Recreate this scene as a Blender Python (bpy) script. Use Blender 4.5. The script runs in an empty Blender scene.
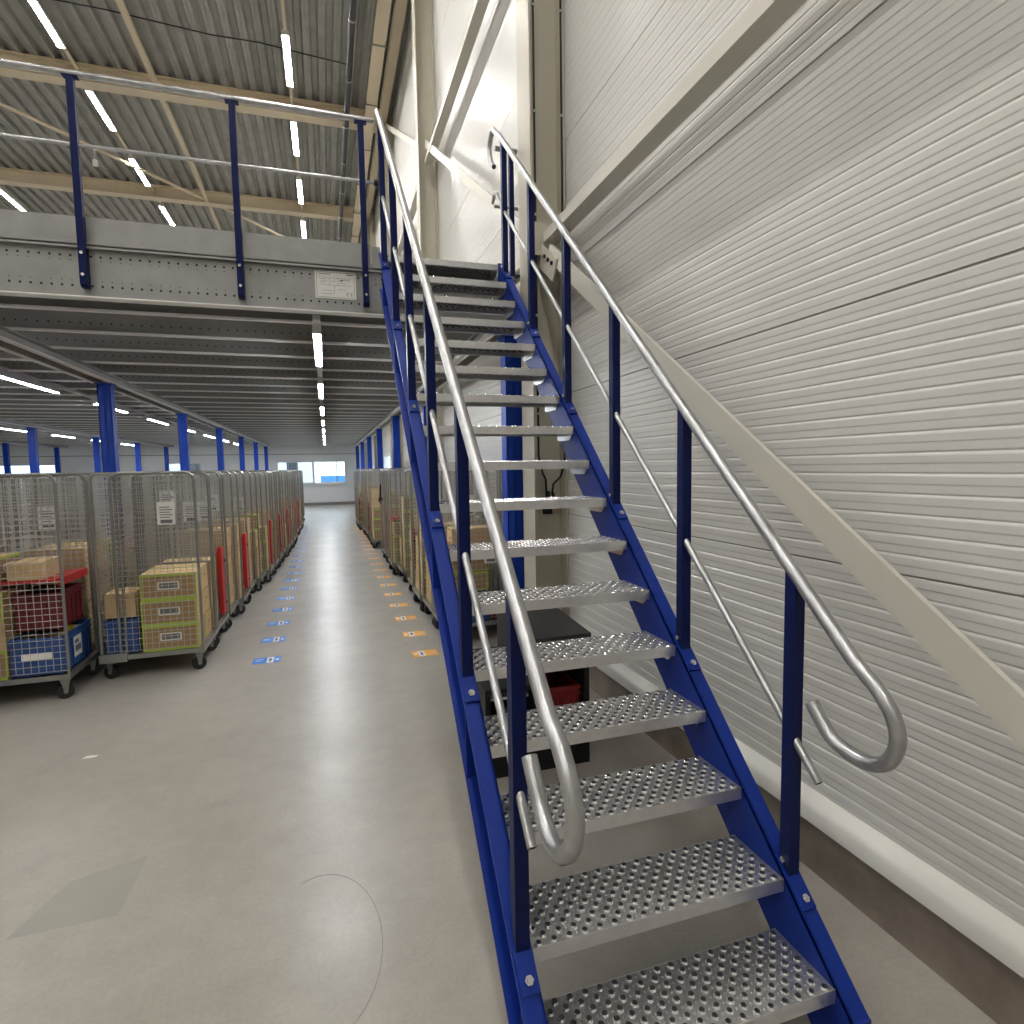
import bpy, math, random
from mathutils import Vector, Matrix
R = random.Random(7)
C = bpy.context.scene.collection
PI = math.pi

# ------------------------------------------------------------------ materials
MATS = {}
def mat(name, col, rough=.5, metal=0., var=0., vscale=5., bump=0., bscale=60., emit=None, spec=None, coat=0., kind='noise'):
    if name in MATS: return MATS[name]
    m = bpy.data.materials.new(name); m.use_nodes = True
    nt = m.node_tree; b = nt.nodes['Principled BSDF']
    b.inputs['Base Color'].default_value = (*col, 1)
    b.inputs['Roughness'].default_value = rough; b.inputs['Metallic'].default_value = metal
    if spec is not None: b.inputs['Specular IOR Level'].default_value = spec
    if coat: b.inputs['Coat Weight'].default_value = coat; b.inputs['Coat Roughness'].default_value = .12
    if emit:
        b.inputs['Emission Color'].default_value = (*emit[0], 1); b.inputs['Emission Strength'].default_value = emit[1]
    if var or bump:
        tc = nt.nodes.new('ShaderNodeTexCoord')
    if var:
        if kind == 'cell':
            n = nt.nodes.new('ShaderNodeTexVoronoi'); n.inputs['Scale'].default_value = vscale; out = n.outputs['Color']
            bw = nt.nodes.new('ShaderNodeSeparateColor'); nt.links.new(out, bw.inputs[0]); out = bw.outputs[0]
        else:
            n = nt.nodes.new('ShaderNodeTexNoise'); n.inputs['Scale'].default_value = vscale
            n.inputs['Detail'].default_value = 6; out = n.outputs['Fac']
        nt.links.new(tc.outputs['Object'], n.inputs['Vector'])
        r = nt.nodes.new('ShaderNodeValToRGB')
        r.color_ramp.elements[0].position = .25; r.color_ramp.elements[1].position = .75
        r.color_ramp.elements[0].color = (*[c * (1 - var) for c in col], 1)
        r.color_ramp.elements[1].color = (*[min(1, c * (1 + var)) for c in col], 1)
        nt.links.new(out, r.inputs[0]); nt.links.new(r.outputs[0], b.inputs['Base Color'])
    if bump:
        n2 = nt.nodes.new('ShaderNodeTexNoise'); n2.inputs['Scale'].default_value = bscale
        nt.links.new(tc.outputs['Object'], n2.inputs['Vector'])
        bp = nt.nodes.new('ShaderNodeBump'); bp.inputs['Strength'].default_value = bump; bp.inputs['Distance'].default_value = .01
        nt.links.new(n2.outputs['Fac'], bp.inputs['Height']); nt.links.new(bp.outputs[0], b.inputs['Normal'])
    MATS[name] = m
    return m

BLUE = mat('stair_blue_paint', (.003, .024, .22), .42, 0, .10, 3, .04, 25, spec=.25)
BLUE2 = mat('column_blue_paint', (.005, .045, .36), .45, 0, .08, 3, spec=.25)
NAVY = mat('post_navy_paint', (.0015, .007, .065), .45, 0, .1, 4, spec=.18)
GALV = mat('galvanised_tube', (.44, .445, .45), .33, .95, .22, 14, .05, 80)
GTREAD = mat('galvanised_tread', (.72, .72, .73), .30, .88, .07, 25, .03, 150)
GSHEET = mat('galvanised_sheet', (.31, .31, .30), .5, .5, .12, 6, .03, 40)
GDARK = mat('galvanised_joist', (.36, .355, .34), .5, .4, .12, 3)
GFLANGE = mat('galvanised_flange_lit', (.90, .90, .88), .5, .0, .06, 5)  # paler than the webs: light on the flanges put into the colour
HOLESHADE = mat('hole_shade', (.02, .02, .02), .8)  # for dark discs that stand in for the shade inside holes
CREAM = mat('cream_steel_paint', (.63, .53, .38), .45, 0, .05, 1.5)
GIRT = mat('girt_cream_paint', (.56, .54, .47), .38, 0, .04, 1.2)
COLM = mat('column_grey_cream_paint', (.47, .44, .36), .4, 0, .04, 1.2)
PANEL = mat('wall_panel_coating', (.60, .592, .56), .33, 0, .03, .5, spec=.5)
JOINT = mat('panel_joint_seal', (.25, .24, .21), .6)
FARW = mat('far_wall_coating', (.78, .79, .78), .45, 0, .03, .6)
FLASH = mat('sill_flashing', (.66, .65, .60), .35, 0, .03, 2)
DECK = mat('roof_deck_sheet', (.34, .33, .30), .5, .3, .15, 2.5)
BLACK = mat('black_plastic', (.010, .010, .011), .5, spec=.25)
RUBBER = mat('black_rubber', (.015, .015, .017), .6)
PIPE = mat('dark_pipe_paint', (.02, .021, .024), .55)
KRAFT = mat('kraft_cardboard', (.57, .40, .20), .75, 0, .12, 5, .1, 60)
KRAFTD = mat('brown_cardboard', (.34, .22, .11), .8, 0, .12, 5)
LIME = mat('lime_print', (.42, .55, .06), .6, 0, .08, 6)
PAPER = mat('white_paper', (.75, .74, .70), .7, 0, .05, 8)
INK = mat('grey_print', (.16, .16, .17), .7)
CRATEB = mat('blue_crate_plastic', (.02, .075, .26), .45, 0, .15, 5)
RED = mat('red_shelf_plastic', (.50, .018, .02), .4, 0, .1, 5)
DRED = mat('maroon_crate_plastic', (.14, .012, .018), .5, 0, .1, 6)
WIRE = mat('zinc_wire', (.50, .49, .45), .42, .5, .12, 8)
TUBEZ = mat('zinc_container_tube', (.30, .30, .285), .35, .75, .1, 8)
SBLUE = mat('sticker_blue', (.05, .23, .68), .5)
SORNG = mat('sticker_orange', (.90, .42, .05), .5)
SWHITE = mat('sticker_white', (.72, .74, .76), .5)
WFRAME = mat('white_window_frame', (.75, .75, .74), .4)
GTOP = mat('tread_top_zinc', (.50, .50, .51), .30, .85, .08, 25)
GCOL = mat('tread_collar_shaded_zinc', (.16, .16, .165), .5, .6)  # same zinc darkened: shade inside the tread holes put into the colour
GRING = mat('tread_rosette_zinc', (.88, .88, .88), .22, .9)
CHROME = mat('bolt_zinc', (.7, .7, .72), .2, 1.)
LAMPUP = mat('tube_light_roof', (.9, .9, .9), .5, emit=((1, .965, .91), 150))
LAMPNEAR = mat('tube_light_near', (.9, .9, .9), .5, emit=((1, .975, .93), 245))
LAMPLOW = mat('tube_light_low', (.9, .9, .9), .5, emit=((.93, .97, 1), 200))
CONC = mat('plinth_concrete', (.21, .175, .14), .8, 0, .3, 5, .3, 30)
YEL = mat('yellow_foil', (.7, .55, .03), .5)

def floor_mat():
    m = bpy.data.materials.new('polished_concrete'); m.use_nodes = True; nt = m.node_tree; b = nt.nodes['Principled BSDF']
    tc = nt.nodes.new('ShaderNodeTexCoord')
    def noise(s, d, r=.6):
        n = nt.nodes.new('ShaderNodeTexNoise'); n.inputs['Scale'].default_value = s; n.inputs['Detail'].default_value = d
        n.inputs['Roughness'].default_value = r; nt.links.new(tc.outputs['Object'], n.inputs['Vector']); return n.outputs['Fac']
    def ramp(f, a, c, p0=.35, p1=.65):
        r = nt.nodes.new('ShaderNodeValToRGB'); r.color_ramp.elements[0].position = p0; r.color_ramp.elements[1].position = p1
        r.color_ramp.elements[0].color = (*a, 1); r.color_ramp.elements[1].color = (*c, 1); nt.links.new(f, r.inputs[0]); return r.outputs[0]
    a = ramp(noise(1.1, 8), (.315, .288, .252), (.40, .375, .335), .25, .75)
    c = ramp(noise(7, 8, .7), (.90, .895, .89), (1.06, 1.06, 1.05), .25, .75)
    d = ramp(noise(60, 4), (.94, .94, .94), (1.03, 1.03, 1.03))
    def mul(x, y):
        k = nt.nodes.new('ShaderNodeMix'); k.data_type = 'RGBA'; k.blend_type = 'MULTIPLY'; k.inputs[0].default_value = 1
        nt.links.new(x, k.inputs[6]); nt.links.new(y, k.inputs[7]); return k.outputs[2]
    nt.links.new(mul(mul(a, c), d), b.inputs['Base Color'])
    rr = ramp(noise(2.5, 6), (.28, .28, .28), (.38, .38, .38)); nt.links.new(rr, b.inputs['Roughness'])
    b.inputs['Specular IOR Level'].default_value = .42
    bp = nt.nodes.new('ShaderNodeBump'); bp.inputs['Strength'].default_value = .06; bp.inputs['Distance'].default_value = .01
    nt.links.new(noise(35, 3), bp.inputs['Height']); nt.links.new(bp.outputs[0], b.inputs['Normal'])
    return m
FLOOR = floor_mat()
def glass_mat():
    m = bpy.data.materials.new('window_glass'); m.use_nodes = True; nt = m.node_tree
    for n in list(nt.nodes): nt.nodes.remove(n)
    o = nt.nodes.new('ShaderNodeOutputMaterial'); t = nt.nodes.new('ShaderNodeBsdfTransparent'); g = nt.nodes.new('ShaderNodeBsdfGlossy')
    g.inputs['Roughness'].default_value = .02; t.inputs[0].default_value = (.93, .96, .97, 1)
    x = nt.nodes.new('ShaderNodeMixShader'); x.inputs[0].default_value = .08
    nt.links.new(t.outputs[0], x.inputs[1]); nt.links.new(g.outputs[0], x.inputs[2]); nt.links.new(x.outputs[0], o.inputs[0]); return m
GLASS = glass_mat()

# ------------------------------------------------------------------ mesh builder
class MB:
    def __init__(s): s.v = []; s.f = []; s.m = []; s.mats = []
    def mi(s, m):
        if m not in s.mats: s.mats.append(m)
        return s.mats.index(m)
    def add(s, vs, fs, m):
        o = len(s.v); s.v += [tuple(p) for p in vs]; i = s.mi(m)
        for f in fs: s.f.append(tuple(o + k for k in f)); s.m.append(i)
        return s
    def box(s, x0, x1, y0, y1, z0, z1, m, M=None):
        vs = [(x, y, z) for x in (x0, x1) for y in (y0, y1) for z in (z0, z1)]
        if M is not None: vs = [M @ Vector(p) for p in vs]
        return s.add(vs, [(0, 1, 3, 2), (4, 6, 7, 5), (0, 4, 5, 1), (2, 3, 7, 6), (0, 2, 6, 4), (1, 5, 7, 3)], m)
    def prism(s, pts, axis, a, b, m):
        # pts: 2D outline in the other two axes (order x,y,z minus axis), extruded along axis a..b
        def P(u, w, t): return {'x': (t, u, w), 'y': (u, t, w), 'z': (u, w, t)}[axis]
        n = len(pts); vs = [P(u, w, a) for u, w in pts] + [P(u, w, b) for u, w in pts]
        fs = [(i, (i + 1) % n, n + (i + 1) % n, n + i) for i in range(n)] + [tuple(range(n))[::-1], tuple(range(n, 2 * n))]
        return s.add(vs, fs, m)
    def bar(s, p, q, w, h, m, up=(0, 0, 1)):
        p, q = Vector(p), Vector(q); d = (q - p).normalized(); up = Vector(up)
        sd = d.cross(up).normalized(); u = sd.cross(d).normalized()
        vs = []
        for c in (p, q):
            for a, b in ((-1, -1), (1, -1), (1, 1), (-1, 1)): vs.append(c + sd * a * w / 2 + u * b * h / 2)
        return s.add(vs, [(0, 1, 2, 3)[::-1], (4, 5, 6, 7), (0, 1, 5, 4), (1, 2, 6, 5), (2, 3, 7, 6), (3, 0, 4, 7)], m)
    def tube(s, pts, r, m, n=10, cap=True, inner=None):
        pts = [Vector(p) for p in pts]; rings = []
        d0 = (pts[1] - pts[0]).normalized(); ref = Vector((0, 0, 1)) if abs(d0.z) < .9 else Vector((1, 0, 0))
        u = d0.cross(ref).normalized()
        for i, p in enumerate(pts):
            d = (pts[min(i + 1, len(pts) - 1)] - pts[max(i - 1, 0)]).normalized()
            u = (u - d * u.dot(d)).normalized(); w = d.cross(u)
            rings.append([p + (u * math.cos(2 * PI * k / n) + w * math.sin(2 * PI * k / n)) * r for k in range(n)])
        vs = [q for rg in rings for q in rg]
        fs = [(i * n + k, i * n + (k + 1) % n, (i + 1) * n + (k + 1) % n, (i + 1) * n + k) for i in range(len(pts) - 1) for k in range(n)]
        if cap: fs += [tuple(range(n))[::-1], tuple(range((len(pts) - 1) * n, len(pts) * n))]
        s.add(vs, fs, m)
        if inner:   # dark disc on each tube end, painted-in shade of the bore
            for idx, sg in ((0, -1), (len(pts) - 1, 1)):
                d = (pts[1] - pts[0]) if idx == 0 else (pts[-1] - pts[-2]); d = d.normalized() * (sg * .001 if idx else -.001)
                c = pts[idx]; s.add([c + d + (q - c) * .8 for q in rings[idx]], [tuple(range(n)) if idx else tuple(range(n))[::-1]], inner)
        return s
    def cyl(s, p, q, r, m, n=14): return s.tube([p, q], r, m, n)
    def build(s, name, parent=None, smooth=False, loc=None):
        me = bpy.data.meshes.new(name); me.from_pydata(s.v, [], s.f)
        for m in s.mats: me.materials.append(m)
        me.polygons.foreach_set('material_index', s.m)
        me.update()
        if smooth:
            me.polygons.foreach_set('use_smooth', [True] * len(s.f)); me.set_sharp_from_angle(angle=math.radians(40))
        o = bpy.data.objects.new(name, me); C.objects.link(o)
        if parent: o.parent = parent
        if loc: o.location = loc
        return o

def tag(o, label=None, cat=None, group=None, kind=None):
    if label: o['label'] = label
    if cat: o['category'] = cat
    if group: o['group'] = group
    if kind: o['kind'] = kind
    return o
def thing(name, label, cat, loc=(0, 0, 0), rz=0, group=None):
    o = bpy.data.objects.new(name, None); o.empty_display_size = .1; C.objects.link(o); o.location = loc; o.rotation_euler = (0, 0, rz)
    return tag(o, label, cat, group)
def copy_tree(o, parent=None):
    c = o.copy(); C.objects.link(c)
    if parent: c.parent = parent
    for ch in o.children: copy_tree(ch, c)
    return c
def struct(name, mb, label=None, cat=None, smooth=False):
    o = mb.build(name, smooth=smooth); o['kind'] = 'structure'
    if label: o['label'] = label
    if cat: o['category'] = cat
    return o
ORD = ('first second third fourth fifth sixth seventh eighth ninth tenth eleventh twelfth thirteenth fourteenth fifteenth sixteenth seventeenth '
       'eighteenth nineteenth twentieth twenty-first twenty-second twenty-third twenty-fourth twenty-fifth').split()

# ------------------------------------------------------------------ camera (solved from the photo's vanishing points)
XD = Vector((0.95275948, -0.03919422, 0.30118631)); YD = Vector((-0.3032747, -0.06873835, 0.95042069)); ZD = Vector((-0.01654795, -0.99686451, -0.07737773))
cam = bpy.data.cameras.new('camera'); camo = bpy.data.objects.new('camera', cam); C.objects.link(camo)
right = Vector((XD[0], YD[0], ZD[0])); down = Vector((XD[1], YD[1], ZD[1])); fwd = Vector((XD[2], YD[2], ZD[2]))
M = Matrix((right, -down, -fwd)).transposed().to_4x4(); M.translation = (0, 0, 1.773)
camo.matrix_world = M; cam.sensor_width = 36; cam.lens = 582.24 / 1024 * 36; cam.clip_start = .05; cam.clip_end = 300
bpy.context.scene.camera = camo

# ------------------------------------------------------------------ room shell
XW = 1.97; YF = 31.0; XL = -20.0; YB = -7.0; ZR = 10.88
mb = MB(); mb.box(XL, 1.945, YB, YF, -.15, 0, FLOOR); struct('floor', mb, 'light grey-beige polished concrete hall floor', 'floor')

JZ = 1.36; PW = 1.025; NG = 14
def rib_profile(z0, z1):
    """(z, dx, is_joint) outline of the micro-ribbed sandwich panel"""
    pts = []
    g = PW / NG
    k = math.floor((z0 - JZ) / g) - 1
    while JZ + k * g < z1 + g:
        z = JZ + k * g
        if k % NG == 0: seq = [(z - .005, 0), (z - .0035, .006), (z + .0035, .006), (z + .005, 0)]
        else: seq = [(z - .006, 0), (z - .001, .0028), (z + .001, .0028), (z + .006, .0)]
        seq += [(z + g * .45, .0), (z + g * .52, -.0014), (z + g * .85, -.0014)]
        pts += [(a, b, k % NG == 0 and abs(a - z) <= .0036) for a, b in seq]
        k += 1
    pts = [p for p in pts if z0 < p[0] < z1]
    return [(z0, 0, False)] + pts + [(z1, 0, False)]
def ribbed(mb, y0, y1, z0, z1):
    P = rib_profile(z0, z1)
    for (a, da, ja), (b, db, jb) in zip(P, P[1:]):
        mb.add([(XW + da, y0, a), (XW + da, y1, a), (XW + db, y1, b), (XW + db, y0, b)], [(0, 1, 2, 3)], JOINT if ja and jb else PANEL)
mb = MB()
WR = [(17.4, 20.9), (22.7, 25.9)]; WZ = (1.1, 2.26)
ys = [YB] + [a for w in WR for a in w] + [YF]
for i in range(0, len(ys), 2): ribbed(mb, ys[i], ys[i + 1], .30, ZR)
for a, b in WR: ribbed(mb, a, b, .30, WZ[0]); ribbed(mb, a, b, WZ[1], ZR)
mb.box(XW + .01, XW + .12, YB, ys[1], .0, ZR, PANEL); mb.box(XW + .01, XW + .12, ys[2], ys[3], .0, ZR, PANEL); mb.box(XW + .01, XW + .12, ys[4], YF, .0, ZR, PANEL)
for a, b in WR:
    mb.box(XW + .01, XW + .12, a, b, .0, WZ[0], PANEL); mb.box(XW + .01, XW + .12, a, b, WZ[1], ZR, PANEL)
struct('wall_right', mb, 'cream ribbed sandwich panel wall beside the blue stairs', 'wall')
mb = MB(); mb.box(1.945, XW + .1, YB, YF, -.15, .27, CONC); struct('trim_1', mb, 'brown raw concrete plinth under the ribbed wall', 'plinth')
mb = MB(); mb.prism([(1.90, .245), (1.90, .30), (1.915, .325), (1.975, .352), (1.975, .245)], 'y', YB, YF, FLASH)
struct('trim_2', mb, 'cream drip flashing along the foot of the ribbed wall', 'flashing', smooth=True)

# far wall with its windows
FW = [(-15.2, -11.45), (-7.1, -5.6), (-2.34, .97)]; FZ = (1.09, 2.24)
mb = MB(); xs = [XL] + [a for w in FW for a in w] + [XW + .1]
for i in range(0, len(xs), 2): mb.box(xs[i], xs[i + 1], YF, YF + .12, -.15, ZR, FARW)
for a, b in FW: mb.box(a, b, YF, YF + .12, -.15, FZ[0], FARW); mb.box(a, b, YF, YF + .12, FZ[1], ZR, FARW)
mb.box(XL, XW, YF - .012, YF, 2.56, 2.59, JOINT)
mb.box(XL, XW, YF - .03, YF, 0, .14, JOINT)
struct('wall_back', mb, 'white far wall under the platform', 'wall')
def window(n, ax, a, b, z, label, mull=()):
    root = thing('window_%d' % n, label, 'window', kind=None) if False else bpy.data.objects.new('window_%d' % n, None)
    C.objects.link(root); tag(root, label, 'window', None, 'structure')
    f = MB(); g = MB()
    def bx(u0, u1, z0, z1, m, t0, t1, mbx):
        if ax == 'y': mbx.box(u0, u1, YF + t0, YF + t1, z0, z1, m)
        else: mbx.box(XW + t0, XW + t1, u0, u1, z0, z1, m)
    e = .07
    bx(a, b, z[0], z[0] + e, WFRAME, -.03, .10, f); bx(a, b, z[1] - e, z[1], WFRAME, -.03, .10, f)
    for u in (a, b - e): bx(u, u + e, z[0], z[1], WFRAME, -.03, .10, f)
    for u in mull: bx(u - .045, u + .045, z[0], z[1], WFRAME, -.02, .09, f)
    bx(a - .1, b + .1, z[0] - .06, z[0], WFRAME, -.16, .05, f)
    bx(a + e, b - e, z[0] + e, z[1] - e, GLASS, .03, .04, g)
    f.build('window_frame', root); g.build('window_pane', root)
window(1, 'y', *FW[2], FZ, 'wide white window at the end of the aisle', (-.62,))
window(2, 'y', *FW[1], FZ, 'window in the far wall behind the left containers')
window(3, 'y', *FW[0], FZ, 'leftmost window strip in the far wall', (-13.3,))
window(4, 'x', *WR[0], WZ, 'nearer window in the ribbed wall under the platform', (19.1,))
window(5, 'x', *WR[1], WZ, 'farther window in the ribbed wall under the platform', (24.3,))
mb = MB(); mb.box(XL - .12, XL, YB, YF, -.15, ZR, FARW); struct('wall_left', mb, 'far left hall wall', 'wall')
mb = MB(); mb.box(XL, XW + .12, YB - .12, YB, -.15, ZR, PANEL); struct('wall_front', mb, 'hall wall behind the viewer', 'wall')

# trapezoidal roof deck running along the hall
mb = MB(); p = .31; n = int((XW - XL) / p) + 1; pr = []
for i in range(n):
    x = XW - i * p
    pr += [(x, ZR), (x - .05, ZR - .0), (x - .09, ZR - .10), (x - .145, ZR - .10), (x - .15, ZR - .09), (x - .165, ZR - .09), (x - .17, ZR - .10), (x - .225, ZR - .10), (x - .265, ZR)]
vs = [(x, YB, z) for x, z in pr] + [(x, YF, z) for x, z in pr]; k = len(pr)
mb.add(vs, [(i, i + 1, k + i + 1, k + i) for i in range(k - 1)], DECK)
mb.box(XL, XW + .12, YB, YF, ZR + .01, ZR + .15, DECK)
struct('ceiling', mb, 'galvanised trapezoidal roof deck', 'ceiling')

def ibeam(mb, p, q, h, w, m, t=.014):
    p, q = Vector(p), Vector(q); u = Vector((0, 0, 1))
    mb.bar(p + u * (h / 2 - t / 2), q + u * (h / 2 - t / 2), w, t, m); mb.bar(p - u * (h / 2 - t / 2), q - u * (h / 2 - t / 2), w, t, m); mb.bar(p, q, .012, h - t, m)
GRIDY = [-.75, 4.75, 10.2, 15.85, 21.6, 27.1]
rl = ['behind the viewer', 'above the stairs', 'just before the platform rail view', 'nearer in view above the platform', 'farther in view above the platform', 'at the far end']
for y, l in zip(GRIDY, rl):
    mb = MB(); ibeam(mb, (XL, y, ZR - .10 - .19), (1.62, y, ZR - .10 - .19), .38, .30, CREAM)
    struct('roof_beam', mb, 'cream steel roof beam, the one %s' % l, 'beam')
# columns
for y, l in zip(GRIDY, ['outside the view', 'right behind the stairs', 'second along the ribbed wall', 'third along the ribbed wall', 'fourth along the ribbed wall', 'last along the ribbed wall']):
    mb = MB(); z1 = ZR - .1
    mb.box(1.66, 1.675, y - .15, y + .15, 0, z1, COLM); mb.box(1.948, 1.963, y - .15, y + .15, .36, z1, COLM); mb.box(1.675, 1.948, y - .006, y + .006, .36, z1, COLM)
    mb.box(1.675, 1.895, y - .006, y + .006, 0, .36, COLM); mb.box(1.62, 1.89, y - .18, y + .18, 0, .02, COLM)
    struct('steel_column', mb, 'cream steel H column, %s' % l, 'column')
# wall girts and braces
def wall_member(name, mb, label): struct(name, mb, label, 'beam')
for z, l in ((3.63, 'lower'), (6.85, 'upper')):
    for a, b, bay in ((YB, 4.6, 'beside the stairs'), (4.9, 10.05, 'over the platform end'), (10.35, 15.6, 'further along the platform')):
        mb = MB(); mb.box(1.76, 1.885, a, b, z - .04, z + .04, GIRT)
        if b == 4.6: mb.box(1.675, 1.90, 4.585, 4.6, z - .14, z + .12, COLM)
        wall_member('wall_girt', mb, 'cream flat wall girt, %s one %s' % (l, bay))
for (a, b, l) in (((1.76, 4.45, 3.475), (1.76, -.40, .06), 'running down past the stair handrail'), ((1.78, 10.0, 7.12), (1.78, 4.95, 3.78), 'behind the platform end'), ((1.78, 15.6, 10.4), (1.78, 10.4, 7.25), 'high up behind the second column')):
    mb = MB(); mb.bar(a, b, .022, .115, GIRT)
    if b[2] < 1:
        mb.bar((1.745, 4.62, 3.50), (1.745, 4.30, 3.28), .012, .17, COLM)
        for t in (0, 1, 2): mb.cyl((1.745, 4.50 - t * .075, 3.45 - t * .05), (1.725, 4.50 - t * .075, 3.45 - t * .05), .016, BLACK, 6)
    wall_member('diagonal_brace', mb, 'cream box-section wall brace %s' % l)
# eaves beam and roof ties
mb = MB(); mb.box(1.62, 1.80, YB, YF, ZR - .34, ZR - .1, CREAM); struct('roof_beam', mb, 'cream eaves beam along the top of the ribbed wall', 'beam')
mb = MB(); mb.box(-3.36, -3.26, YB, YF, ZR - .44, ZR - .32, CREAM); struct('roof_beam', mb, 'cream square tie tube between the lamp lines', 'beam')
mb = MB(); mb.tube([(-8.1, 15.9, 10.45), (-3.4, 21.3, 10.45)], .045, CREAM); struct('roof_brace', mb, 'slim cream roof bracing tube left of the tie tube', 'beam')
mb = MB(); mb.tube([(-3.0, 21.7, 10.45), (1.4, 27, 10.45)], .045, CREAM); struct('roof_brace', mb, 'slim cream roof bracing tube beyond the farther roof beam', 'beam')
# services under the roof
mb = MB(); mb.tube([(.80, YB + .1, 10.26), (.80, YF - .1, 10.26)], .065, PIPE, 12)
o = mb.build('drain_pipe', smooth=True); tag(o, 'long dark grey pipe hung under the roof deck', 'pipe')
for i in range(20):
    y = YB + 1 + i * 1.8; m2 = MB(); m2.tube([(.80, y - .02, 10.26), (.80, y + .02, 10.26)], .078, GALV, 12); m2.box(.795, .805, y - .01, y + .01, 10.33, ZR - .1, GALV)
    m2.build('pipe_clamp', o, True)
mb = MB(); mb.box(1.22, 1.46, YB + .1, YF - .1, 10.22, 10.32, CREAM)
for i in range(18): y = YB + 1.5 + i * 2; mb.box(1.19, 1.49, y, y + .03, 10.20, 10.34, JOINT)
tag(mb.build('cable_duct'), 'flat cream cable duct under the roof beside the dark pipe', 'duct')
mb = MB(); mb.tube([(-10 + i * .9, 13.50 + .03 * math.sin(i * 2.3) + .045 * i, ZR - .14 - .015 * math.sin(i * 1.7)) for i in range(13)], .012, BLACK, 6)
tag(mb.build('roof_cable'), 'thin black cable strung across the roof deck', 'cable')
d = MB(); d.cyl((0, 0, 0), (0, 0, -.35), .02, WFRAME, 8); d.tube([(0, 0, -.35), (0, 0, -.42), (0, 0, -.5)], .065, WFRAME, 12)
d.box(-.06, .06, -.06, .06, -.03, 0, WFRAME)
tag(d.build('heat_detector', loc=(-5.75, 19.45, ZR - .12)), 'small white detector hanging from the roof deck', 'detector')

# ------------------------------------------------------------------ lamp lines
def lamp_proto(label, m, w):
    root = thing('strip_light', label, 'light')
    a = MB(); a.box(-w - .015, w + .015, -.83, .83, 0, .05, WFRAME); a.box(-w - .015, w + .015, -.83, -.815, -.04, 0, WFRAME); a.box(-w - .015, w + .015, .815, .83, -.04, 0, WFRAME)
    for s in (-1, 1): x0, x1 = sorted((s * (w + .005), s * (w + .015))); a.box(x0, x1, -.815, .815, -.03, 0, WFRAME)
    a.build('lamp_housing', root)
    b = MB(); b.box(-w, w, -.80, .80, -.038, -.001, m); b.build('lamp_tube', root); return root
UP = lamp_proto('x', LAMPUP, .055); NEAR = lamp_proto('x', LAMPNEAR, .055); LOW = lamp_proto('x', LAMPLOW, .022); used = {id(UP): False, id(NEAR): False, id(LOW): False}
def lamps(proto, x, z, y0, n, where, group, grl):
    PT = 3.06
    r = MB(); r.box(x - .03, x + .03, y0 - (1.2 if z > 5 else .12), y0 + (n - 1) * PT + 1.6, z + .05, z + .09, CREAM if z > 5 else WFRAME)
    for i in range(n):
        yy = y0 + i * PT + .4
        r.box(x - .006, x + .006, yy - .006, yy + .006, z + .09, (ZR - .10 if z > 5 else 3.33), CREAM if z > 5 else WFRAME)
    tag(r.build('light_track'), 'slim track carrying the %s' % grl, 'light track')
    for i in range(n):
        if not used[id(proto)]: o = proto; used[id(proto)] = True
        else: o = copy_tree(proto)
        o.location = (x, y0 + .82 + i * PT, z)
        o['label'] = '%s lit tube from the near end %s' % (ORD[i], where); o['group'] = group
# roof lines
for x, w, g in ((-.44, 'in the roof lamp line nearest the ribbed wall', 'roof lamp line nearest the ribbed wall'), (-4.82, 'in the middle roof lamp line', 'middle roof lamp line'), (-9.2, 'in the upper left roof lamp line', 'roof lamp line at the upper left'), (-13.6, 'in the outermost roof lamp line', 'outermost roof lamp line')):
    lamps(NEAR if x > -1 else UP, x, 10.50, 13.12 - 3.06 * 6, 11, w, 'tubes of the ' + g, g)
for x, w, g in ((-.03, 'in the lamp line above the aisle', 'lamp line under the platform above the aisle'), (-3.64, 'in the low lamp line left of the aisle', 'low lamp line left of the aisle'), (-7.7, 'in the leftmost low lamp line', 'leftmost low lamp line')):
    lamps(LOW, x, 2.97, 5.33, 8, w, 'tubes of the ' + g, g)

# ------------------------------------------------------------------ mezzanine
MX0, MX1, MY0, MY1 = -15.5, 1.60, 4.85, 30.9
mz = thing('mezzanine_platform', 'galvanised steel platform on blue columns over the containers', 'platform', (0, MY0, 0))
def mpart(name, mb, smooth=False):
    o = mb.build(name, mz, smooth); o.location = (0, -MY0, 0); return o
mb = MB(); mb.box(MX0, MX1, MY0 + .02, MY1, 3.345, 3.40, GSHEET); mpart('deck', mb)
# edge beam: C section, shade of its punched holes painted as dark discs
mb = MB()
mb.box(MX0, MX1, MY0, MY0 + .006, 3.0, 3.345, GSHEET); mb.box(MX0, MX1, MY0 - .02, MY0 + .08, 2.995, 3.003, GFLANGE); mb.box(MX0, MX1, MY0 - .035, MY0 + .08, 3.335, 3.345, GSHEET)
mb.box(MX0, MX1, MY0 - .035, MY0 - .03, 3.32, 3.345, GSHEET)
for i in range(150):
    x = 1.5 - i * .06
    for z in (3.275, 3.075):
        mb.tube([(x, MY0 - .0005, z), (x, MY0 + .001, z)], .0085, HOLESHADE, 8)
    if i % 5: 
        mb.tube([(x, MY0 - .0005, 3.245), (x, MY0 + .001, 3.245)], .004, HOLESHADE, 6); mb.tube([(x, MY0 - .0005, 3.11), (x, MY0 + .001, 3.11)], .004, HOLESHADE, 6)
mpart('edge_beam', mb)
mb = MB(); mb.box(MX0, .40, MY0 - .012, MY0 - .006, 3.35, 3.535, GSHEET); mb.box(MX0, .40, MY0 - .006, MY0 + .03, 3.529, 3.535, GSHEET); mpart('toe_board', mb)
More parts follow.
